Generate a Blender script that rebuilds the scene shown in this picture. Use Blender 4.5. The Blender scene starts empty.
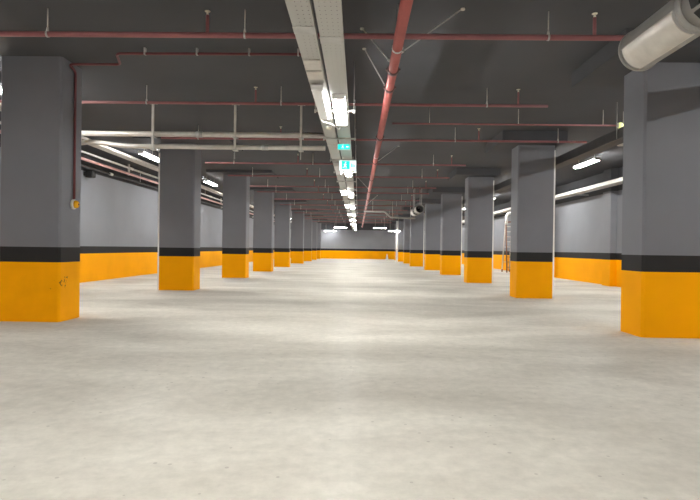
import bpy, bmesh, math, random
from mathutils import Vector, Matrix
random.seed(4)
S = bpy.context.scene
C = S.collection
PI = math.pi
ORD = ['nearest', 'second', 'third', 'fourth', 'fifth', 'sixth', 'seventh', 'eighth', 'ninth', 'tenth', 'eleventh',
       'twelfth', 'thirteenth', 'fourteenth', 'fifteenth', 'sixteenth', 'seventeenth', 'eighteenth']

# ------------------------------------------------------------------ materials
def new_mat(name):
    m = bpy.data.materials.new(name); m.use_nodes = True
    nt = m.node_tree
    return m, nt, nt.nodes['Principled BSDF']

def paint(name, col, rough=0.55, metal=0.0, vary=0.12, scale=3.0, bump=0.0, spec=0.4):
    """plain paint or metal with a slight procedural mottling"""
    m, nt, b = new_mat(name)
    tc = nt.nodes.new('ShaderNodeTexCoord'); nz = nt.nodes.new('ShaderNodeTexNoise')
    nz.inputs['Scale'].default_value = scale; nz.inputs['Detail'].default_value = 5
    nt.links.new(tc.outputs['Object'], nz.inputs['Vector'])
    r = nt.nodes.new('ShaderNodeValToRGB')
    r.color_ramp.elements[0].position = 0.3; r.color_ramp.elements[1].position = 0.7
    r.color_ramp.elements[0].color = tuple(c*(1-vary) for c in col)+(1,)
    r.color_ramp.elements[1].color = tuple(min(1, c*(1+vary)) for c in col)+(1,)
    nt.links.new(nz.outputs['Fac'], r.inputs['Fac']); nt.links.new(r.outputs['Color'], b.inputs['Base Color'])
    b.inputs['Roughness'].default_value = rough; b.inputs['Metallic'].default_value = metal
    b.inputs['Specular IOR Level'].default_value = spec
    if bump:
        bp = nt.nodes.new('ShaderNodeBump'); bp.inputs['Strength'].default_value = bump; bp.inputs['Distance'].default_value = 0.01
        n2 = nt.nodes.new('ShaderNodeTexNoise'); n2.inputs['Scale'].default_value = 40
        nt.links.new(tc.outputs['Object'], n2.inputs['Vector'])
        nt.links.new(n2.outputs['Fac'], bp.inputs['Height']); nt.links.new(bp.outputs['Normal'], b.inputs['Normal'])
    return m

def glow(name, col, strength):
    m, nt, b = new_mat(name)
    b.inputs['Base Color'].default_value = tuple(min(c, .9) for c in col)+(1,)
    b.inputs['Emission Color'].default_value = tuple(col)+(1,)
    b.inputs['Emission Strength'].default_value = strength
    return m

def floor_material():
    m, nt, b = new_mat('power_floated_concrete')
    N = nt.nodes.new; L = nt.links.new
    tc = N('ShaderNodeTexCoord')
    mp = N('ShaderNodeMapping'); mp.inputs['Rotation'].default_value = (0, 0, math.radians(-58)); mp.inputs['Scale'].default_value = (0.45, 1.0, 1)
    L(tc.outputs['Object'], mp.inputs['Vector'])
    big = N('ShaderNodeTexNoise'); big.inputs['Scale'].default_value = 0.75; big.inputs['Detail'].default_value = 8; big.inputs['Roughness'].default_value = .62
    big.inputs['Distortion'].default_value = .4
    L(mp.outputs['Vector'], big.inputs['Vector'])
    r = N('ShaderNodeValToRGB'); e = r.color_ramp.elements
    e[0].position = .34; e[0].color = (.51, .482, .422, 1); e[1].position = .66; e[1].color = (.71, .683, .61, 1)
    L(big.outputs['Fac'], r.inputs['Fac'])
    fine = N('ShaderNodeTexNoise'); fine.inputs['Scale'].default_value = 9; fine.inputs['Detail'].default_value = 6; fine.inputs['Roughness'].default_value = .7
    L(tc.outputs['Object'], fine.inputs['Vector'])
    r2 = N('ShaderNodeValToRGB'); e = r2.color_ramp.elements
    e[0].position = .3; e[0].color = (.88, .88, .88, 1); e[1].position = .7; e[1].color = (1.08, 1.08, 1.08, 1)
    L(fine.outputs['Fac'], r2.inputs['Fac'])
    mx = N('ShaderNodeMix'); mx.data_type = 'RGBA'; mx.blend_type = 'MULTIPLY'; mx.inputs['Factor'].default_value = 1
    L(r.outputs['Color'], mx.inputs[6]); L(r2.outputs['Color'], mx.inputs[7])
    vo = N('ShaderNodeTexVoronoi'); vo.inputs['Scale'].default_value = 7.0          # little pits and grit
    L(tc.outputs['Object'], vo.inputs['Vector'])
    n3 = N('ShaderNodeTexNoise'); n3.inputs['Scale'].default_value = 1.3
    L(tc.outputs['Object'], n3.inputs['Vector'])
    th = N('ShaderNodeMath'); th.operation = 'MULTIPLY'; th.inputs[1].default_value = .16
    L(n3.outputs['Fac'], th.inputs[0])
    lt = N('ShaderNodeMath'); lt.operation = 'LESS_THAN'
    L(vo.outputs['Distance'], lt.inputs[0]); L(th.outputs[0], lt.inputs[1])
    sub = N('ShaderNodeMath'); sub.operation = 'MULTIPLY'; sub.inputs[1].default_value = .35
    L(lt.outputs[0], sub.inputs[0])
    mx2 = N('ShaderNodeMix'); mx2.data_type = 'RGBA'; mx2.inputs[7].default_value = (.22, .2, .17, 1)
    L(sub.outputs[0], mx2.inputs['Factor']); L(mx.outputs[2], mx2.inputs[6])
    L(mx2.outputs[2], b.inputs['Base Color'])
    b.inputs['Roughness'].default_value = .9; b.inputs['Specular IOR Level'].default_value = 0
    gl = N('ShaderNodeBsdfAnisotropic'); gl.inputs['Color'].default_value = (.9, .9, .88, 1)
    rr = N('ShaderNodeMapRange'); rr.inputs['To Min'].default_value = .2; rr.inputs['To Max'].default_value = .42
    L(big.outputs['Fac'], rr.inputs['Value']); L(rr.outputs['Result'], gl.inputs['Roughness'])
    ms = N('ShaderNodeMixShader'); ms.inputs[0].default_value = .022
    L(b.outputs[0], ms.inputs[1]); L(gl.outputs[0], ms.inputs[2]); L(ms.outputs[0], nt.nodes['Material Output'].inputs['Surface'])
    bp = N('ShaderNodeBump'); bp.inputs['Strength'].default_value = .05; bp.inputs['Distance'].default_value = .02
    L(fine.outputs['Fac'], bp.inputs['Height']); L(bp.outputs['Normal'], b.inputs['Normal'])
    return m

def perforated(name, col, px, py):
    """galvanised sheet with rows of punched holes one can see through"""
    m, nt, b = new_mat(name)
    N = nt.nodes.new; L = nt.links.new
    b.inputs['Base Color'].default_value = col+(1,); b.inputs['Metallic'].default_value = .35; b.inputs['Roughness'].default_value = .5
    tc = N('ShaderNodeTexCoord'); sp = N('ShaderNodeSeparateXYZ'); L(tc.outputs['Object'], sp.inputs[0])
    def cell(out, pitch, off):
        a = N('ShaderNodeMath'); a.operation = 'MULTIPLY_ADD'; a.inputs[1].default_value = 1/pitch; a.inputs[2].default_value = off; L(out, a.inputs[0])
        f = N('ShaderNodeMath'); f.operation = 'FRACT'; L(a.outputs[0], f.inputs[0])
        s = N('ShaderNodeMath'); s.operation = 'MULTIPLY_ADD'; s.inputs[1].default_value = pitch; s.inputs[2].default_value = -pitch/2; L(f.outputs[0], s.inputs[0])
        q = N('ShaderNodeMath'); q.operation = 'POWER'; q.inputs[1].default_value = 2; L(s.outputs[0], q.inputs[0])
        return q.outputs[0]
    ad = N('ShaderNodeMath'); ad.operation = 'ADD'
    L(cell(sp.outputs['X'], px, 0.0), ad.inputs[0]); L(cell(sp.outputs['Y'], py, 0.5), ad.inputs[1])
    lt = N('ShaderNodeMath'); lt.operation = 'LESS_THAN'; lt.inputs[1].default_value = .0085**2; L(ad.outputs[0], lt.inputs[0])
    tr = N('ShaderNodeBsdfTransparent'); ms = N('ShaderNodeMixShader')
    L(lt.outputs[0], ms.inputs[0]); L(b.outputs[0], ms.inputs[1]); L(tr.outputs[0], ms.inputs[2])
    L(ms.outputs[0], nt.nodes['Material Output'].inputs['Surface'])
    return m

def scuffed(name, col):
    """the column paint with dark rubbed scuff marks near one corner"""
    m = paint(name, col, .55, vary=.05, spec=.06)
    nt = m.node_tree; b = nt.nodes['Principled BSDF']; N = nt.nodes.new; L = nt.links.new
    src = b.inputs['Base Color'].links[0].from_socket
    tc = N('ShaderNodeTexCoord'); nz = N('ShaderNodeTexNoise'); nz.inputs['Scale'].default_value = 16; nz.inputs['Detail'].default_value = 3
    L(tc.outputs['Object'], nz.inputs['Vector'])
    d = N('ShaderNodeVectorMath'); d.operation = 'DISTANCE'; d.inputs[1].default_value = (.46, .12, .62)
    L(tc.outputs['Object'], d.inputs[0])
    f = N('ShaderNodeMapRange'); f.inputs['From Min'].default_value = .09; f.inputs['From Max'].default_value = .3
    f.inputs['To Min'].default_value = .56; f.inputs['To Max'].default_value = .9
    L(d.outputs['Value'], f.inputs['Value'])
    g = N('ShaderNodeMath'); g.operation = 'GREATER_THAN'; L(nz.outputs['Fac'], g.inputs[0]); L(f.outputs['Result'], g.inputs[1])
    g2 = N('ShaderNodeMath'); g2.operation = 'MULTIPLY'; g2.inputs[1].default_value = .8; L(g.outputs[0], g2.inputs[0])
    mx = N('ShaderNodeMix'); mx.data_type = 'RGBA'; mx.inputs[7].default_value = (.12, .07, .02, 1)
    L(g2.outputs[0], mx.inputs['Factor']); L(src, mx.inputs[6]); L(mx.outputs[2], b.inputs['Base Color'])
    return m

YEL = (.93, .395, .0012)
M = dict(
    floor=floor_material(),
    ceiling=paint('dark_ceiling_paint', (.066, .0685, .077), .85, vary=.08, scale=.6),
    grey=paint('grey_column_paint', (.168, .175, .2), .6, vary=.05, scale=1.2),
    wall=paint('grey_wall_paint', (.225, .235, .262), .6, vary=.06, scale=.8),
    black=paint('black_band_paint', (.019, .019, .02), .6, vary=.1, spec=.2),
    yellow=paint('yellow_base_paint', YEL, .55, vary=.04, scale=1.5, spec=.06),
    scuff=scuffed('scuffed_yellow_paint', YEL),
    galv=paint('galvanised_steel', (.5, .5, .49), .42, .45, .1, 8),
    galv_pale=paint('pale_galvanised_steel', (.62, .6, .56), .4, .3, .08, 8),
    perf=perforated('perforated_galvanised_sheet', (.5, .5, .48), .055, .085),
    dark_metal=paint('dark_tray_steel', (.06, .06, .062), .6, .2, .1, 6),
    red=paint('red_pipe_paint', (.37, .1, .09), .4, vary=.1, scale=4),
    rose=paint('dull_red_pipe_paint', (.27, .1, .105), .5, vary=.12, scale=4),
    maroon=paint('maroon_conduit_paint', (.14, .035, .04), .5),
    rust=paint('dark_coupling', (.07, .03, .03), .5),
    housing=paint('white_lamp_housing', (.72, .72, .72), .4, vary=.03),
    tube_left=glow('lit_left_diffuser', (1, .985, .95), 10),
    tube_far=glow('lit_end_diffuser', (1, .985, .95), 17),
    off=paint('unlit_opal_diffuser', (.8, .84, .86), .3, vary=.02),
    tube=glow('lit_opal_diffuser', (1, .985, .95), 26),
    tube_side=glow('lit_bay_diffuser', (1, .985, .95), 34),
    fan=paint('pale_grey_fan_casing', (.36, .36, .345), .38, .35, .06, 5),
    fan_dark=paint('fan_rubber_black', (.012, .012, .012), .6),
    sign_green=glow('lit_sign_green', (.0, .62, .5), .3),
    sign_white=glow('lit_sign_white', (.75, 1, .97), .28),
    ball=glow('lit_yellow_green_lens', (.85, .9, .35), .25),
    amber=paint('amber_lens', (.85, .42, .01), .25, vary=.05),
    cream=paint('cream_plastic', (.72, .68, .55), .45, vary=.03),
    white=paint('white_plastic', (.78, .78, .77), .45, vary=.03),
    alu=paint('aluminium_rail', (.62, .58, .52), .4, .4, .06),
    brown=paint('reddish_brown_wood', (.22, .1, .06), .6, vary=.15, scale=8),
)

# ------------------------------------------------------------------ mesh helpers
class MB:
    def __init__(s): s.bm = bmesh.new()
    def box(s, x0, x1, y0, y1, z0, z1, bevel=0):
        r = bmesh.ops.create_cube(s.bm, size=1)
        for v in r['verts']:
            v.co = Vector(((x0+x1)/2+v.co.x*(x1-x0), (y0+y1)/2+v.co.y*(y1-y0), (z0+z1)/2+v.co.z*(z1-z0)))
        if bevel:
            es = list({e for v in r['verts'] for e in v.link_edges})
            bmesh.ops.bevel(s.bm, geom=es, offset=bevel, segments=1, affect='EDGES', profile=.5)
        return s
    def prism(s, poly, z0, z1):
        a = [s.bm.verts.new((x, y, z0)) for x, y in poly]; b = [s.bm.verts.new((x, y, z1)) for x, y in poly]
        n = len(poly)
        s.bm.faces.new(a[::-1]); s.bm.faces.new(b)
        for i in range(n): s.bm.faces.new((a[i], a[(i+1) % n], b[(i+1) % n], b[i]))
        return s
    def ring(s, c, ax, r, n):
        ax = ax.normalized(); u = ax.orthogonal().normalized(); w = ax.cross(u)
        return [s.bm.verts.new(c+u*(r*math.cos(2*PI*i/n))+w*(r*math.sin(2*PI*i/n))) for i in range(n)]
    def skin(s, A, B):
        n = len(A)
        for i in range(n):
            f = s.bm.faces.new((A[i], A[(i+1) % n], B[(i+1) % n], B[i])); f.smooth = True
    def rod(s, p, q, r, n=10, r2=None):
        p, q = Vector(p), Vector(q); ax = q-p
        A = s.ring(p, ax, r, n); B = s.ring(q, ax, r if r2 is None else r2, n)
        s.skin(A, B); s.bm.faces.new(A[::-1]); s.bm.faces.new(B)
        return s
    def path(s, pts, r, n=10, bend=0.0, steps=5):
        """a round pipe along points, its corners rounded by 'bend'"""
        P = [Vector(p) for p in pts]; out = [P[0]]
        for i in range(1, len(P)-1):
            a, b, c = P[i-1], P[i], P[i+1]
            k = min(bend, (a-b).length*.49, (c-b).length*.49)
            if k <= 0: out.append(b); continue
            p0 = b+(a-b).normalized()*k; p2 = b+(c-b).normalized()*k
            for j in range(steps+1):
                t = j/steps; out.append(p0*(1-t)**2+b*2*t*(1-t)+p2*t*t)
        out.append(P[-1])
        u = None; prev = None; first = None
        for i, p in enumerate(out):
            t = (out[min(i+1, len(out)-1)]-out[max(i-1, 0)]).normalized()
            u = t.orthogonal().normalized() if u is None else (u-t*u.dot(t)).normalized()
            w = t.cross(u)
            R = [s.bm.verts.new(p+u*(r*math.cos(2*PI*k/n))+w*(r*math.sin(2*PI*k/n))) for k in range(n)]
            if prev: s.skin(prev, R)
            else: first = R
            prev = R
        s.bm.faces.new(first[::-1]); s.bm.faces.new(prev)
        return s
    def lathe(s, prof, c=(0, 0, 0), axis='z', n=24):
        """prof: (radius, height) along the axis"""
        c = Vector(c); rings = []
        for r, h in prof:
            R = []
            for i in range(n):
                a = 2*PI*i/n; x, y = r*math.cos(a), r*math.sin(a)
                v = {'z': (x, y, h), 'y': (x, h, -y), 'x': (h, x, y)}[axis]
                R.append(s.bm.verts.new(c+Vector(v)))
            rings.append(R)
        for A, B in zip(rings, rings[1:]): s.skin(A, B)
        s.bm.faces.new(rings[0][::-1]); s.bm.faces.new(rings[-1])
        return s
    def build(s, name, mat, parent=None):
        bmesh.ops.recalc_face_normals(s.bm, faces=s.bm.faces[:])
        me = bpy.data.meshes.new(name); s.bm.to_mesh(me); s.bm.free()
        me.materials.append(mat)
        o = bpy.data.objects.new(name, me); C.objects.link(o)
        if parent: o.parent = parent
        return o

def tag(o, label, cat, group=None, kind='thing'):
    o['label'] = label; o['category'] = cat; o['kind'] = kind
    if group: o['group'] = group
    return o
def thing(name, label, cat, loc=(0, 0, 0), group=None):
    o = bpy.data.objects.new(name, None); C.objects.link(o); o.location = loc; o.empty_display_size = .1
    return tag(o, label, cat, group)
def struct(name, mb, mat, label, cat):
    o = mb.build(name, mat); return tag(o, label, cat, None, 'structure')
def copy_thing(root, loc, label):
    r = root.copy(); C.objects.link(r); r.location = loc; r['label'] = label
    for ch in root.children:
        c = ch.copy(); C.objects.link(c); c.parent = r
        for g in ch.children:
            d = g.copy(); C.objects.link(d); d.parent = c
    return r

# ------------------------------------------------------------------ the room shell
XL, XR, YB, YF, H = -9.15, 9.35, 63.0, -14.0, 4.28
HT = H-.0015                              # where things hung from the ceiling end
BY, BB = .965, 1.21                       # top of the yellow paint, top of the black band
struct('floor', MB().box(XL-.3, XR+.3, YF-.3, YB+.3, -.2, 0), M['floor'], 'pale trowelled concrete garage floor', 'floor')
struct('ceiling', MB().box(XL-.3, XR+.3, YF-.3, YB+.3, H, H+.2), M['ceiling'], 'dark grey painted concrete garage ceiling', 'ceiling')

def banded(name, x0, x1, y0, y1, label, ztop, inset):
    """a wall painted in bands: yellow foot, black stripe, grey field; its dark top is painted-in shade"""
    root = bpy.data.objects.new(name, None); C.objects.link(root); tag(root, label, 'wall', None, 'structure')
    MB().box(x0, x1, y0, y1, 0, BY).build('painted_base', M['yellow'], root)
    MB().box(x0, x1, y0, y1, BY, BB).build('painted_stripe', M['black'], root)
    MB().box(x0, x1, y0, y1, BB, ztop).build('painted_field', M['wall'], root)
    MB().box(x0, x1, y0, y1, ztop, H).build('shade_top', M['ceiling'], root)  # shadow along the upper wall, put in as a dark colour
    return root
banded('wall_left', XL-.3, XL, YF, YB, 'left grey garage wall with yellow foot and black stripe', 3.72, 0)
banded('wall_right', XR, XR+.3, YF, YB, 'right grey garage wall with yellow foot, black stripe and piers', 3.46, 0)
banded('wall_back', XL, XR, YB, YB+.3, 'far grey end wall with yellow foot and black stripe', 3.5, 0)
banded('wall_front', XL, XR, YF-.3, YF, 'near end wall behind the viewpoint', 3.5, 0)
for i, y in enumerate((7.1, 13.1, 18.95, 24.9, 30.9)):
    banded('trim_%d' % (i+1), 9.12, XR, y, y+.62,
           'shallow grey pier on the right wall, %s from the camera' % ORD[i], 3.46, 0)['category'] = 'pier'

# ------------------------------------------------------------------ columns
CH = .03
PANELS = []
def blocked(x, y): return any(a < x < b and c < y < d for a, b, c, d in PANELS)
def guard(t, sx, w):
    """pale angle strip on the front corner away from the aisle"""
    a = w/2
    m = MB(); x = sx*a
    m.box(min(x-sx*.035, x+sx*.004), max(x-sx*.035, x+sx*.004), -.004, .002, 0, 3.9)
    m.box(min(x-sx*.002, x+sx*.004), max(x-sx*.002, x+sx*.004), .002, .055, 0, 3.9)
    o = m.build('corner_guard', M['white'], t); o['label'] = 'pale corner guard strip'
def column(xin, side, y, w, d, ztop, over, label, group, mat=None, guarded=False):
    """xin: the x of the face towards the aisle"""
    x0, x1 = (xin-w, xin) if side < 0 else (xin, xin+w)
    t = thing('concrete_column', label, 'column', ((x0+x1)/2, y, 0), group)
    a = w/2
    poly = [(-a+CH, 0), (a-CH, 0), (a, CH), (a, d-CH), (a-CH, d), (-a+CH, d), (-a, d-CH), (-a, CH)]
    MB().prism(poly, 0, BY).build('painted_base', mat or M['yellow'], t)
    MB().prism(poly, BY, BB).build('painted_band', M['black'], t)
    MB().prism(poly, BB, ztop).build('shaft', M['grey'], t)
    if over is None: return t
    oi, oo, oy = over                                   # overhang towards the aisle, away from it, along it
    xa, xb = (-a-oo, a+oi) if side < 0 else (-a-oi, a+oo)
    MB().box(xa, xb, -oy, d+oy, ztop, HT).build('shade_drop_panel', M['ceiling'], t)  # lower column head; its dark face also stands for the column shadow on the ceiling
    PANELS.append((t.location.x+xa-.05, t.location.x+xb+.05, y-oy-.05, y+d+oy+.05))
    if guarded: guard(t, side, w)
    return t
LX = [(-4.80, 8.3), (-4.65, 14.65), (-4.52, 20.9), (-4.47, 26.85), (-4.43, 33.4), (-4.36, 41.2), (-4.36, 48.6), (-4.36, 54.6), (-4.36, 60.4)]
RX = [(4.17, 7.68), (4.19, 13.76), (4.16, 19.82), (4.17, 25.85), (4.1, 31.6), (3.82, 37.9), (3.98, 45.1), (3.98, 51.8), (4.1, 57.8)]
for i, (x, y) in enumerate(LX):
    lab = ['massive grey column with scuffed yellow base and maroon conduit, nearest of the left row',
           'grey column with yellow base, second in the left row, behind the twin steel pipes'][i] if i < 2 else \
        'grey column with yellow base and black band, %s from camera in the left row' % ORD[i]
    column(x, -1, y, (1.0, 1.02, .97)[min(i, 2)], .64, HT if i == 0 else 4.17, None if i == 0 else (1.1, .5, .6), lab, 'columns of the left row', M['scuff'] if i == 0 else None, i == 1)
for i, (x, y) in enumerate(RX):
    lab = ['massive grey column with yellow base beneath the large jet fan, nearest of the right row',
           'grey column with yellow base, second in the right row, left of the bright bay lamp'][i] if i < 2 else \
        'grey column with yellow base and black band, %s from camera in the right row' % ORD[i]
    column(x, 1, y, .97, .64, 4.03, (.58, .08, .58), lab, 'columns of the right row', None, 0 < i < 6)

# ------------------------------------------------------------------ central cable trays
TZ = 3.5
TY0, TY1 = -12.0, 61.5
hy = [1.6, 3.85]+[8.35+2.25*k for k in range(13)]
FR = (6.62, 9.75, 12.92, 16.65, 19.6, 22.9, 25.2, 28.9, 32.6, 36.2, 40.0, 44.0, 48.0, 53.0)
hy = [y+.22 if any(abs(y-f) < .12 for f in FR+(33.0, 11.2, 7.92)) else y for y in hy]
CLIPS = [c+6.4*k+q for c in (8.25, 7.2, 7.85, 14.3) for k in range(-2, 8) for q in (-.48, .48)]
hy = [y+.1 if any(abs(y-f) < .06 for f in CLIPS) else y for y in hy]
TRAYS = [(-.695, -.47), (-.435, -.185)]
def channel(x0, x1, y0, y1, z, hgt, th=.004):
    m = MB()
    m.box(x0, x1, y0, y1, z, z+th)
    for xa, s in ((x0, 1), (x1, -1)):
        m.box(min(xa, xa+s*th), max(xa, xa+s*th), y0, y1, z+th, z+hgt)
        m.box(min(xa, xa+s*.018), max(xa, xa+s*.018), y0, y1, z+hgt, z+hgt+th)
    return m
for (x0, x1), lab in zip(TRAYS, ('perforated galvanised cable tray running down the aisle, left one of the central pair',
                                 'perforated galvanised cable tray running down the aisle, right one of the central pair')):
    left = x0 < -.46
    t = thing('cable_tray', lab, 'cable tray', ((x0+x1)/2, 0, TZ), 'central cable trays')
    cx = (x1-x0)/2
    channel(-cx, cx, TY0, TY1, 0, .075).build('tray_channel', M['perf'], t)
    for k in range(14):
        y = (5.3 if left else 5.55)+k*3.0
        if any(abs(y+.07-q) < .16 for q in hy): continue
        MB().box(-cx-.003, cx+.003, y-.02, y+.16, -.006, -.0005).build('joint_plate', M['galv'], t)
    if left:
        for y in (6.2, 6.58):
            MB().box(-cx+.012, cx-.012, y, y+.32, -.02, -.0005, .004).build('cover_plate', M['galv_pale'], t)
    for k in range(3):                                                  # cables lying in the tray
        xx = -cx+.05+k*.06
        MB().path([(xx, TY0+.1, .025), (xx+.02, 10, .025), (xx-.01, 30, .025), (xx, TY1-.1, .025)], .018, 6).build('cable', M['fan_dark'], t)

proto = None
for k, y in enumerate(hy):
    lab = 'steel trapeze hanger carrying the twin central cable trays, %s from the camera' % ORD[k]
    if proto is None:
        t = thing('trapeze_hanger', lab, 'hanger', (-.44, y, TZ), 'trapeze hangers of the central trays')
        MB().box(-.3, .37, -.02, .02, -.03, -.001).build('crossbar', M['galv'], t)
        for x in (-.285, .345):
            r = MB().rod((x, 0, -.05), (x, 0, HT-TZ), .006, 8).build('rod', M['galv'], t)
            m = MB(); m.lathe([(.016, -.05), (.016, -.034)], (x, 0, 0), 'z', 6); m.build('nut', M['galv_pale'], r)
        proto = t
    else: copy_thing(proto, (-.44, y, TZ), lab)

# ------------------------------------------------------------------ lamps
def lamp(loc, label, group, axis='y', L=1.5, w=.15, lit='tube', rods=0.0, name='batten_lamp'):
    t = thing(name, label, 'lamp', loc, group)
    def bx(u0, u1, v0, v1, z0, z1, bv=0):
        return MB().box(v0, v1, u0, u1, z0, z1, bv) if axis == 'y' else MB().box(u0, u1, v0, v1, z0, z1, bv)
    a = L/2
    bx(-a, a, -w/2, w/2, -.035, 0, .006).build('lamp_housing', M['housing'], t)
    bx(-a+.03, a-.03, -w/2+.012, w/2-.012, -.085, -.035, .012).build('diffuser', M[lit], t)
    for s in (-1, 1):
        bx(min(s*(a-.03), s*a), max(s*(a-.03), s*a), -w/2+.006, w/2-.006, -.082, -.035, .006).build('end_cap', M['housing'], t)
    if not rods:
        for s in (-1, 1): MB().box(-.05, .05, s*a*.6-.02, s*a*.6+.02, 0, .024).build('mount_clip', M['galv'], t)
    if rods:
        for s in (-1, 1):
            p = (0, s*a*.7, 0) if axis == 'y' else (s*a*.7, 0, 0)
            MB().rod(p, (p[0], p[1], rods), .008, 8).build('hanging_rod', M['galv_pale'], t)
    return t
LZ = TZ-.031
G = 'lamps under the right central tray'
proto = None
for k in range(-3, 9):  # the farthest lamp is added to brighten the end wall
    y = 8.25+6.4*k
    lab = 'glaring white tube lamp under the right central tray, %s from the camera' % ORD[k] if k >= 0 else \
        'white tube lamp under the right central tray, overhead out of view'
    if proto is None: proto = lamp((-.31, y, LZ), lab, G, L=1.6, w=.2)
    else: copy_thing(proto, (-.31, y, LZ), lab)
G = 'lamps under the left central tray'
lamp((-.585, 7.85, LZ), 'unlit white batten lamp under the left central tray, beside the nearest lit one', G, L=1.6, w=.17, lit='off')
lamp((-.585, 14.3, LZ), 'unlit white batten lamp under the left central tray, just behind the green signs', G, L=1.6, w=.17, lit='off')
proto = None
for k in range(5):
    y = 20.0+6.4*k
    lab = 'glaring white tube lamp under the left central tray, %s lit one from the camera' % ORD[k]
    if proto is None: proto = lamp((-.585, y, LZ), lab, G, L=1.6, w=.2, lit='tube_left')
    else: copy_thing(proto, (-.585, y, LZ), lab)
# bay lamps
def bay(side, x, z, ys, G):
    proto = None; n = 0
    for y in ys:
        if y > 9: lab = 'bright tube lamp hung over the %s parking bays, %s from the camera' % (side, ORD[n]); n += 1
        else: lab = 'tube lamp over the %s parking bays, out of view beside the camera' % side
        if proto is None: proto = lamp((x, y, z), lab, G, L=1.6, w=.19, lit='tube_side', rods=HT-z)
        else: copy_thing(proto, (x, y, z), lab)
bay('left', -6.5, 4.08, [-9.9, -3.4, 3.1, 9.6, 16.2, 22.7, 29.2, 35.7, 42.2, 48.7, 55.2, 60.4], 'lamps over the left bays')  # last one added to throw light on the far wall
bay('right', 7.2, 4.09, [-7.5, -1.5, 4.5, 10.5, 16.6, 22.6, 28.6, 34.8, 40.8, 46.8, 52.8, 59.6], 'lamps over the right bays')  # last one likewise added for the far wall
for x, y, z, L, lab in ((-3.34, 62.0, 3.36, 1.45, 'long crosswise lamp by the far end wall, leftmost of the four'),
                     (-1.78, 52.0, 3.38, 1.3, 'long crosswise lamp near the far end, just left of the cable trays'),
                     (2.15, 52.0, 3.38, 1.3, 'long crosswise lamp near the far end, just right of the red pipe'),
                     (3.5, 50.6, 3.05, 1.15, 'crosswise lamp hung low before a far right column, rightmost of the four')):
    lamp((x, y, z), lab, 'crosswise lamps at the far end', 'x', L, .2, 'tube_far', HT-z)

# ------------------------------------------------------------------ exit signs hanging under the trays
def sign(x, y, z, w, h, label, style):
    t = thing('exit_sign', label, 'sign', (x, y, z), 'lit exit signs under the trays')
    MB().box(-w/2, w/2, -.022, .022, 0, h, .004).build('sign_box', M['housing'], t)
    f = -.0245
    if style == 'full':
        MB().box(-w/2+.012, w/2-.012, f, -.021, .012, h-.012).build('green_panel', M['sign_green'], t)
        gx = -.02
    else:
        MB().box(-w/2+.012, w/2-.012, f+.001, -.021, .012, h-.012).build('white_panel', M['sign_white'], t)
        MB().box(-w/2+.07, .05, f, -.0225, .05, h-.02).build('green_panel', M['sign_green'], t)
        gx = -.055
    m = MB(); s = h*.78; y0, y1 = f-.0015, f                             # running figure and doorway
    def limb(a, b, r):
        a = Vector((gx+a[0]*s, 0, h*.53+a[1]*s)); b = Vector((gx+b[0]*s, 0, h*.53+b[1]*s)); d = (b-a).normalized(); n = Vector((-d.z, 0, d.x))*r*s
        vs = [m.bm.verts.new(Vector((q.x, yy, q.z))) for yy in (y0, y1) for q in (a-n, b-n, b+n, a+n)]
        for idx in ((0, 1, 2, 3), (7, 6, 5, 4), (0, 4, 5, 1), (1, 5, 6, 2), (2, 6, 7, 3), (3, 7, 4, 0)): m.bm.faces.new([vs[i] for i in idx])
    limb((-.02, .2), (-.06, -.05), .06); limb((-.06, -.05), (.1, -.12), .045); limb((.1, -.12), (.08, -.36), .04)
    limb((-.06, -.05), (-.14, -.22), .045); limb((-.14, -.22), (-.32, -.24), .04)
    limb((-.02, .18), (.14, .06), .035); limb((-.02, .18), (-.2, .08), .035)
    m.lathe([(.075*s, y0), (.075*s, y1)], (gx+.03*s, 0, h*.53+.34*s), 'y', 14)
    m.build('running_figure', M['sign_white'], t)
    m = MB()
    if style == 'full':
        ax = w*.3
        m.prism([(ax-.03, y0), (ax+.0, y0), (ax+.0, y1), (ax-.03, y1)], h*.44, h*.58)
        m.box(ax-.03, ax+.02, y0, y1, h*.45, h*.57)
        m.build('arrow', M['sign_white'], t)
    else:
        for k in range(3): m.box(.085+k*.034, .085+k*.034+.02, f-.0005, f+.0005, .1, .1+(.09, .075, .06)[k])
        m.build('arrow', M['sign_green'], t)
    for s_ in (-1, 1):
        MB().rod((s_*w*.3, 0, h), (s_*w*.3, 0, TZ-z), .005, 8).build('hanging_rod', M['galv_pale'], t)
    return t
sign(-.32, 10.75, 3.28, .27, .13, 'small glowing teal exit sign under the right tray, nearer of the two', 'full')
sign(-.28, 12.75, 3.14, .43, .27, 'larger white and teal exit sign hanging behind the smaller one', 'split')

# smoke detector, white conduit between the trays
t = thing('smoke_detector', 'round white smoke detector under the left central tray', 'detector', (-.57, 9.6, TZ-.002))
MB().lathe([(.055, -.02), (.055, 0)], axis='z').build('base', M['white'], t)
MB().lathe([(.03, -.055), (.046, -.045), (.05, -.02)], axis='z').build('sensing_head', M['cream'], t)
m = MB(); m.path([(-.66, 9.0, 3.485), (-.64, 9.02, 3.44), (-.5, 9.05, 3.42), (-.42, 9.2, 3.4), (-.38, 9.5, 3.42), (-.36, 9.6, 3.484)], .012, 8, .05)
tag(m.build('flexible_conduit', M['white']), 'white flexible conduit looping between the two central trays', 'conduit')

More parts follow.
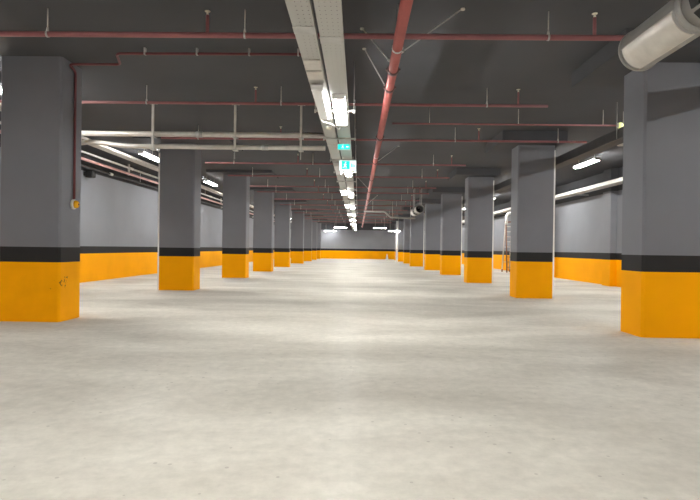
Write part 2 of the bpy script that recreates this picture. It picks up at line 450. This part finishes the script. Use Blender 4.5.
# ------------------------------------------------------------------ the red main pipe
PX, PZ, PR = .455, 3.74, .064
t = thing('fire_main_pipe', 'thick red fire main running down the aisle beside the cable trays', 'pipe', (PX, 0, PZ))
MB().rod((0, -12, 0), (0, 60, 0), PR, 20).build('pipe_run', M['red'], t)
for y in (2.0, 7.25, 8.05, 11.6, 14.9, 18.6, 22.4, 26.0, 30.0, 34.0, 38.0, 43.0, 48.0):
    c = MB().lathe([(PR+.004, -.045), (PR+.016, -.035), (PR+.016, .035), (PR+.004, .045)], (0, y, 0), 'y', 20).build('coupling', M['rust'], t)
    m = MB()
    for s in (-1, 1): m.box(s*(PR+.02)-.014, s*(PR+.02)+.014, y-.03, y+.03, -.014, .014, .003)
    m.build('bolt_lug', M['rust'], c)
for y0 in (6.45, 14.0, 21.5, 29.0, 36.5):
    b = MB().lathe([(PR+.003, -.02), (PR+.006, -.018), (PR+.006, .018), (PR+.003, .02)], (0, y0, 0), 'y', 20).build('pipe_clamp', M['galv'], t)
    MB().rod((0, y0, PR), (0, y0, HT-PZ), .007, 8).build('hanger_rod', M['galv'], b)
for y0, (dx, dy) in ((6.75, (.82, -.2)), (7.05, (-.44, .1)), (8.15, (-.4, -.28)), (15.2, (.7, .1)), (22.0, (-.5, .2)), (29.5, (.6, 0))):
    s = 1 if dx > 0 else -1
    a = Vector((s*PR*.8, y0, PR*.6)); e = Vector((dx, y0+dy, HT-PZ))
    b = MB().rod(a, e, .009, 8).build('sway_brace', M['galv'], t)
    MB().rod(a-Vector((0, .03, 0)), a+(e-a)*.06, .017, 8).build('brace_clamp', M['galv_pale'], b)
    MB().rod(e-Vector((0, 0, .02)), e, .028, 8).build('brace_foot', M['galv_pale'], b)

# ------------------------------------------------------------------ sprinkler branch pipes across the ceiling
SZ = 3.95
def branch(y, x0, x1, r, hang, rise, label):
    t = thing('sprinkler_pipe', label, 'pipe', (0, y, SZ), 'red sprinkler pipes across the ceiling')
    MB().rod((x0, 0, 0), (x1, 0, 0), r, 14).build('pipe_run', M['rose'], t)
    for x in hang:
        h = MB().rod((x, 0, r), (x, 0, HT-SZ), .008, 8).build('hanger_rod', M['galv_pale'], t)
        MB().lathe([(r+.002, -.012), (r+.006, -.012), (r+.006, .012), (r+.002, .012)], (x, 0, 0), 'x', 14).build('clevis', M['galv'], h)
        MB().lathe([(.02, r), (.012, r+.05)], (x, 0, 0), 'z', 8).build('clevis_nut', M['galv_pale'], h)
    for x in rise:
        top = .255
        s = MB().rod((x, 0, 0), (x, 0, top), r*.62, 12).build('riser', M['rose'], t)
        q = MB(); q.lathe([(.018, top), (.012, top+.03), (.008, top+.045)], (x, 0, 0), 'z', 10)
        q.lathe([(.034, top+.045), (.036, top+.052)], (x, 0, 0), 'z', 12)
        q.build('sprinkler_head', M['cream'], s)
    return t
for i, y in enumerate(FR):
    lab = 'dull red sprinkler pipe across the ceiling, %s from the camera' % ORD[i]
    x1 = (3.42, 3.5, 5.6)[i] if i < 3 else 3.4
    x0 = -7.4 if i < 2 else -4.95
    hang = [x for x in (-6.55, -4.02, -1.48, 2.37, 4.9) if x0 < x < x1 and not blocked(x, y) and not (i == 1 and x < -6)]
    rise = [x for x in (-1.96, 2.95) if x < x1 and not blocked(x, y)]
    branch(y, x0, x1, .035 if i == 0 else .026, hang, rise, lab)

# thin conduit from the left column across to the trays
t = thing('alarm_conduit', 'thin maroon conduit from the nearest left column across the ceiling to the trays', 'conduit', (0, 0, 0))
MB().path([(-4.775, 8.66, 2.02), (-4.775, 8.66, 4.16), (-4.74, 8.4, 4.19), (-3.9, 8.4, 4.19), (-3.74, 7.92, 4.19), (-.8, 7.92, 4.2)], .02, 10, .08).build('conduit_run', M['maroon'], t)
for x in (-3.3, -2.5, -1.7, -.95):
    MB().box(x-.012, x+.012, 7.895, 7.945, 4.175, HT).build('saddle_clip', M['galv'], t)
t = thing('alarm_button', 'round amber and cream alarm sounder on the nearest left column', 'alarm', (-4.798, 8.66, 1.93))
MB().lathe([(.082, 0), (.082, .03), (.07, .045)], axis='x').build('wall_mount', M['cream'], t)
MB().lathe([(.068, .045), (.062, .075), (.04, .095), (.012, .1)], axis='x').build('lens', M['amber'], t)
MB().lathe([(.016, .1), (.012, .106)], axis='x', n=12).build('screw', M['rust'], t)

# grey-rose conduit ending in the yellow-green lamp on the right
t = thing('signal_conduit', 'thin reddish conduit ending at the small yellow-green light by the right column', 'conduit', (0, 11.2, 3.95))
MB().rod((.7, 0, 0), (5.5, 0, 0), .018, 10).build('conduit_run', M['rose'], t)
for x in (1.5, 3.4, 5.2): MB().rod((x, 0, .0), (x, 0, HT-3.95), .007, 8).build('hanger_rod', M['galv_pale'], t)
t = thing('signal_light', 'small round yellow-green light at the end of the reddish conduit', 'light', (5.56, 11.2, 3.95))
MB().lathe([(.03, -.065), (.05, -.055), (.055, -.04)], axis='x').build('base', M['cream'], t)
MB().lathe([(.05, -.04), (.066, -.01), (.062, .03), (.03, .062), (.008, .068)], axis='x').build('lens', M['ball'], t)

# ------------------------------------------------------------------ twin galvanised pipes in front of the second left column
GY = 11.0
up, lo = 3.63, 3.365
m = MB(); m.rod((-7.5, GY, up), (-.72, GY, up), .058, 16)
t = thing('steel_pipe', 'pale galvanised pipe crossing the left half, upper one of the pair', 'pipe', (0, 0, 0), 'twin galvanised pipes')
m.build('pipe_run', M['galv_pale'], t)
for x in (-6.2, -3.4): MB().lathe([(.066, -.07), (.066, .07)], (x, GY, up), 'x', 16).build('coupling', M['galv'], t)
t = thing('steel_pipe', 'pale galvanised pipe crossing the left half, lower one of the pair', 'pipe', (0, 0, 0), 'twin galvanised pipes')
MB().path([(-7.0, GY+1.2, 3.6), (-5.75, GY+.2, 3.5), (-5.0, GY, lo), (-4.2, GY, lo), (-.72, GY, lo)], .05, 16, .3).build('pipe_run', M['galv_pale'], t)
for x in (-2.0,): MB().lathe([(.058, -.07), (.058, .07)], (x, GY, lo), 'x', 16).build('coupling', M['galv'], t)
for k, (x, lab) in enumerate(((-4.36, 'left of the three'), (-2.62, 'middle of the three'), (-1.23, 'right of the three'))):
    t = thing('pipe_hanger', 'white steel hanger holding the twin galvanised pipes, '+lab, 'hanger', (x, GY, 0), 'hangers of the twin pipes')
    y = -.09
    MB().box(-.022, .022, y-.02, y+.02, 3.27, HT-.03).build('post', M['galv_pale'], t)
    MB().box(-.08, .08, y-.05, y+.05, HT-.03, HT).build('ceiling_plate', M['galv'], t)
    for z in (up, lo):
        MB().box(-.05, .05, y-.03, y+.12, z-.085, z-.06, .003).build('bracket', M['galv'], t)
    MB().rod((0, y, 3.1), (0, y, 3.27), .008, 8).build('threaded_rod', M['galv'], t)
# the short galvanised pipe on the right side
t = thing('steel_pipe', 'short galvanised pipe behind the nearest right column under the signal light', 'pipe', (0, 11.3, 3.58))
MB().rod((5.57, 0, 0), (8.5, 0, 0), .05, 16).build('pipe_run', M['galv_pale'], t)
for x in (5.32, 8.2):
    MB().rod((x if x > 6 else 5.68, 0, 0), (x if x > 6 else 5.68, 0, HT-3.58), .009, 8).build('hanger_rod', M['galv_pale'], t)

# ------------------------------------------------------------------ left bay services
t = thing('cable_tray', 'pale cable tray high over the left bays along the wall', 'cable tray', (-7.62, 0, 4.12))
channel(-.15, .15, -6, 60, 0, .07).build('tray_channel', M['galv_pale'], t)
for k in range(9): MB().rod((.1, 2+6.5*k, .0), (.1, 2+6.5*k, HT-4.12), .008, 8).build('hanger_rod', M['galv'], t)
t = thing('fire_pipe', 'pale pinkish fire pipe along the left bays, below the pale tray', 'pipe', (-8.55, 0, 3.92))
MB().rod((0, -6, 0), (0, 60, 0), .045, 14).build('pipe_run', paint('faded_pink_pipe_paint', (.62, .38, .36), .45), t)
for k in range(9):
    MB().box(-.03, .03, 6.2+6.5*k-.03, 6.2+6.5*k+.03, -.06, HT-3.92).build('drop_hanger', M['galv_pale'], t)
for k, (x, z) in enumerate(((-8.15, 4.0), (-8.88, 3.8))):
    t = thing('wall_pipe', ('grey pipe over the left bays between the tray and the pinkish pipe', 'dark pipe close to the top of the left wall')[k], 'pipe', (x, 0, z))
    MB().rod((0, -6, 0), (0, 60, 0), .035, 12).build('pipe_run', M['galv'] if k == 0 else M['dark_metal'], t)
    for j in range(9):
        MB().rod((0, 1.5+6.5*j, 0), (0, 1.5+6.5*j, HT-z), .012, 8).build('hanger_rod', M['galv'], t)
        MB().lathe([(.05, -.1), (.05, .1)], (0, 3.5+5*j, 0), 'y', 12).build('coupling', M['galv_pale'], t)
t = thing('wall_speaker', 'small black box speaker high on the left wall', 'speaker', (-8.95, 17.2, 3.5))
MB().box(-.12, .13, -.12, .12, 0, .24, .02).build('cabinet', M['fan_dark'], t)
MB().box(-.196, -.12, -.05, .05, .06, .18).build('wall_mount', M['dark_metal'], t)
MB().lathe([(.07, .13), (.06, .138)], (0, 0, .12), 'x', 16).build('grille', M['dark_metal'], t)

# ------------------------------------------------------------------ right bay services
t = thing('cable_tray', 'pale galvanised cable tray along the right wall', 'cable tray', (8.78, 0, 3.57))
channel(-.2, .2, -6, 60, 0, .12).build('tray_channel', M['galv_pale'], t)
for k in range(10):
    b = MB().box(-.22, .565, 3.3+6*k-.02, 3.3+6*k+.02, -.035, -.002).build('bracket', M['galv'], t)
t = thing('cable_tray', 'dark cable tray hung just outside the right column row', 'cable tray', (5.36, 0, 3.53))
channel(-.15, .15, -6, 60, 0, .2).build('tray_channel', M['dark_metal'], t)
for k in range(10):
    for s in (-.16, .16):
        y = 4.6+6*k
        while blocked(5.36+s, y): y += .4
        MB().rod((s, y, .01), (s, y, HT-3.53), .007, 8).build('hanger_rod', M['galv'], t)
t = thing('sprinkler_drop', 'thin reddish pipe with an elbow dropping in the right bay', 'pipe', (0, 0, 0))
MB().path([(5.3, 16.0, 3.44), (5.62, 16.0, 3.44), (5.62, 16.0, HT)], .022, 10, .06).build('pipe_run', M['rose'], t)
MB().lathe([(.035, 3.40), (.035, 3.48)], (5.62, 16.0, 0), 'z', 12).build('elbow_socket', M['rose'], t)

# ------------------------------------------------------------------ jet fans
def jet_fan(loc, label, group):
    t = thing('jet_fan', label, 'fan', loc, group)
    R = .205
    def tube(r0, r1, y0, y1, n=40):
        m = MB(); c = Vector((0, 0, 0)); A = []
        for r, y in ((r0, y0), (r1, y0), (r1, y1), (r0, y1)):
            A.append([m.bm.verts.new((r*math.cos(2*PI*i/n), y, r*math.sin(2*PI*i/n))) for i in range(n)])
        for i in range(4): m.skin(A[i], A[(i+1) % 4])
        return m
    b = tube(R-.02, R, .0, .96).build('silencer', M['fan'], t)
    tube(R-.03, R+.012, .945, .97).build('end_rim', M['fan'], b)
    m = MB(); n = 15; vv = []
    for i in range(n):                                                   # the riveted cover sheet on the lower half
        a = math.radians(184+80*i/(n-1))
        vv.append([m.bm.verts.new(((R+q)*math.cos(a), y, (R+q)*math.sin(a))) for q, y in ((.001, .06), (.001, .9), (.007, .9), (.007, .06))])
    for p, q in zip(vv, vv[1:]):
        for k in range(4):
            f = m.bm.faces.new((p[k], p[(k+1) % 4], q[(k+1) % 4], q[k])); f.smooth = False
    m.bm.faces.new(vv[0]); m.bm.faces.new(vv[-1][::-1])
    m.build('cover_sheet', M['galv_pale'], b)
    for a in (183, 265):
        a = math.radians(a)
        MB().rod((R*math.cos(a), .05, R*math.sin(a)), (R*math.cos(a), .92, R*math.sin(a)), .009, 6).build('seam', M['galv_pale'], b)
    tube(R-.03, R+.02, -.06, .0).build('flange', M['fan'], t)
    c = tube(R-.015, R-.004, -.6, -.06).build('motor_casing', M['fan'], t)
    m = MB()
    for a in range(100, 261, 32):
        for y in (-.36, -.24):
            a0 = math.radians(a)
            mm = Matrix.Rotation(-a0, 4, 'Y')
            r = bmesh.ops.create_cube(m.bm, size=1)
            for v in r['verts']: v.co = mm @ Vector((v.co.x*.02+R+.002, v.co.y*.1+y, v.co.z*.085))
    m.build('access_panel', M['fan_dark'], c)
    tube(R-.03, R+.02, -.66, -.6).build('flange', M['fan'], t)
    tube(R-.02, R, -1.5, -.66).build('silencer', M['fan'], t)
    m = MB(); m.lathe([(.07, -.36), (.075, -.3), (.075, -.1), (.05, -.05)], axis='y', n=20)
    for k in range(6):
        mm = Matrix.Rotation(k*PI/3, 4, 'Y') @ Matrix.Rotation(.6, 4, 'Z')
        r = bmesh.ops.create_cube(m.bm, size=1)
        for v in r['verts']: v.co = Vector((0, -.2, 0))+(mm @ Vector((v.co.x*.09, v.co.y*.012, v.co.z*.1+.12)))
    m.build('impeller', M['dark_metal'], t)
    for y in (-.63, -.03):
        for s in (-1, 1):
            MB().box(s*.17-.015, s*.17+.015, y-.02, y+.02, .1, HT-loc[2]).build('support_bracket', M['galv'], t)
    return t
jet_fan((2.9, 4.5, 3.35), 'large pale grey jet fan cylinder hung in front of the nearest right column', 'jet fans under the ceiling')
jet_fan((2.94, 26.4, 3.2), 'small distant jet fan hung beside the far right columns', 'jet fans under the ceiling')

# ------------------------------------------------------------------ pipe with an offset far down on the right of the red main
t = thing('offset_pipe', 'grey pipe with a stepped offset crossing right of the red main far away', 'pipe', (0, 33, 0))
MB().path([(.35, 0, 3.62), (1.65, 0, 3.62), (2.05, 0, 3.25), (3.6, 0, 3.22)], .055, 12, .12).build('pipe_run', M['galv'], t)
for x, z in ((.9, 3.62), (2.15, 3.25), (3.3, 3.22)): MB().rod((x, 0, z), (x, 0, HT), .012, 8).build('hanger_rod', M['galv_pale'], t)
t = thing('lit_edge_upright', 'white upright imitating the lit edge of a far right column, below the rightmost crosswise lamp', 'pipe', (3.83, 51.3, 0))  # added white pole in place of a column edge lit from above
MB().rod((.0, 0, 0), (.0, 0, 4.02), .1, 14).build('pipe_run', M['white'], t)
for z in (1.2, 2.9): MB().lathe([(.125, z-.04), (.125, z+.04)], (0, 0, 0), 'z', 14).build('upright_collar', M['galv_pale'], t)
t = thing('wall_elbow_pipe', 'white bent pipe dropping beside the stepladder at the right wall', 'pipe', (0, 0, 0))
MB().path([(8.75, 28.6, 3.3), (8.3, 28.6, 3.3), (8.12, 28.6, 3.22), (8.1, 28.6, 2.7)], .07, 12, .15).build('pipe_run', M['white'], t)
MB().lathe([(.09, 2.68), (.09, 2.78)], (8.1, 28.6, 0), 'z', 12).build('socket', M['galv_pale'], t)
t = thing('warning_cone', 'tiny white cone at the foot of the far end wall', 'cone', (3.45, 61.6, 0))
MB().box(-.2, .2, -.2, .2, 0, .04, .01).build('base', M['white'], t)
MB().lathe([(.15, .04), (.04, .62), (.03, .64)], axis='z').build('cone_body', M['white'], t)

# ------------------------------------------------------------------ stepladder by the right wall
t = thing('stepladder', 'tall worn stepladder standing at the right wall between two columns', 'ladder', (8.7, 30.2, 0))
Ht = 2.9
def rail(x0, y0, x1, y1, name='rail'):
    r = MB(); r.rod((x0, y0, .06), (x1, y1, Ht), .038, 8); o = r.build(name, M['brown'] if y0 < 0 else M['alu'], t)
    MB().rod((x0, y0, 0), (x0+(x1-x0)*.05, y0+(y1-y0)*.05, .16), .04, 8).build('foot', M['brown'], o)
for s in (-1, 1):
    rail(s*.22, -.5, s*.18, -.04); rail(s*.22, .5, s*.18, .04, 'rear_rail')
for k in range(1, 10):
    q = k/10; xx = .22-.04*q; yy = -.5+.46*q
    MB().box(-xx, xx, yy-.02, yy+.07, Ht*q, Ht*q+.03).build('step', M['brown'] if k < 5 else M['alu'], t)
MB().box(-.22, .22, -.12, .12, Ht-.03, Ht+.03, .008).build('top_cap', M['brown'], t)
for q in (.2, .5): MB().rod((-.22+.04*q, .5-.46*q, Ht*q), (.22-.04*q, .5-.46*q, Ht*q), .014, 8).build('brace', M['alu'], t)

# ------------------------------------------------------------------ world, camera, view
w = bpy.data.worlds.new('World'); S.world = w; w.use_nodes = True
w.node_tree.nodes['Background'].inputs['Color'].default_value = (0, 0, 0, 1)
w.node_tree.nodes['Background'].inputs['Strength'].default_value = 0
cam = bpy.data.cameras.new('camera'); co = bpy.data.objects.new('camera', cam); C.objects.link(co)
cam.sensor_width = 36; cam.lens = 36*520/700; cam.clip_end = 200
co.matrix_world = Matrix.Translation((0, 0, 1.25)) @ Matrix.Rotation(math.radians(.88), 4, 'Z') @ \
    Matrix.Rotation(math.radians(90-.166), 4, 'X') @ Matrix.Rotation(math.radians(.75), 4, 'Z')
S.camera = co
S.view_settings.view_transform = 'Standard'; S.view_settings.look = 'None'
S.view_settings.exposure = 2.22; S.view_settings.gamma = 1; S.view_settings.use_curve_mapping = False
S.cycles.max_bounces = 8; S.cycles.diffuse_bounces = 6
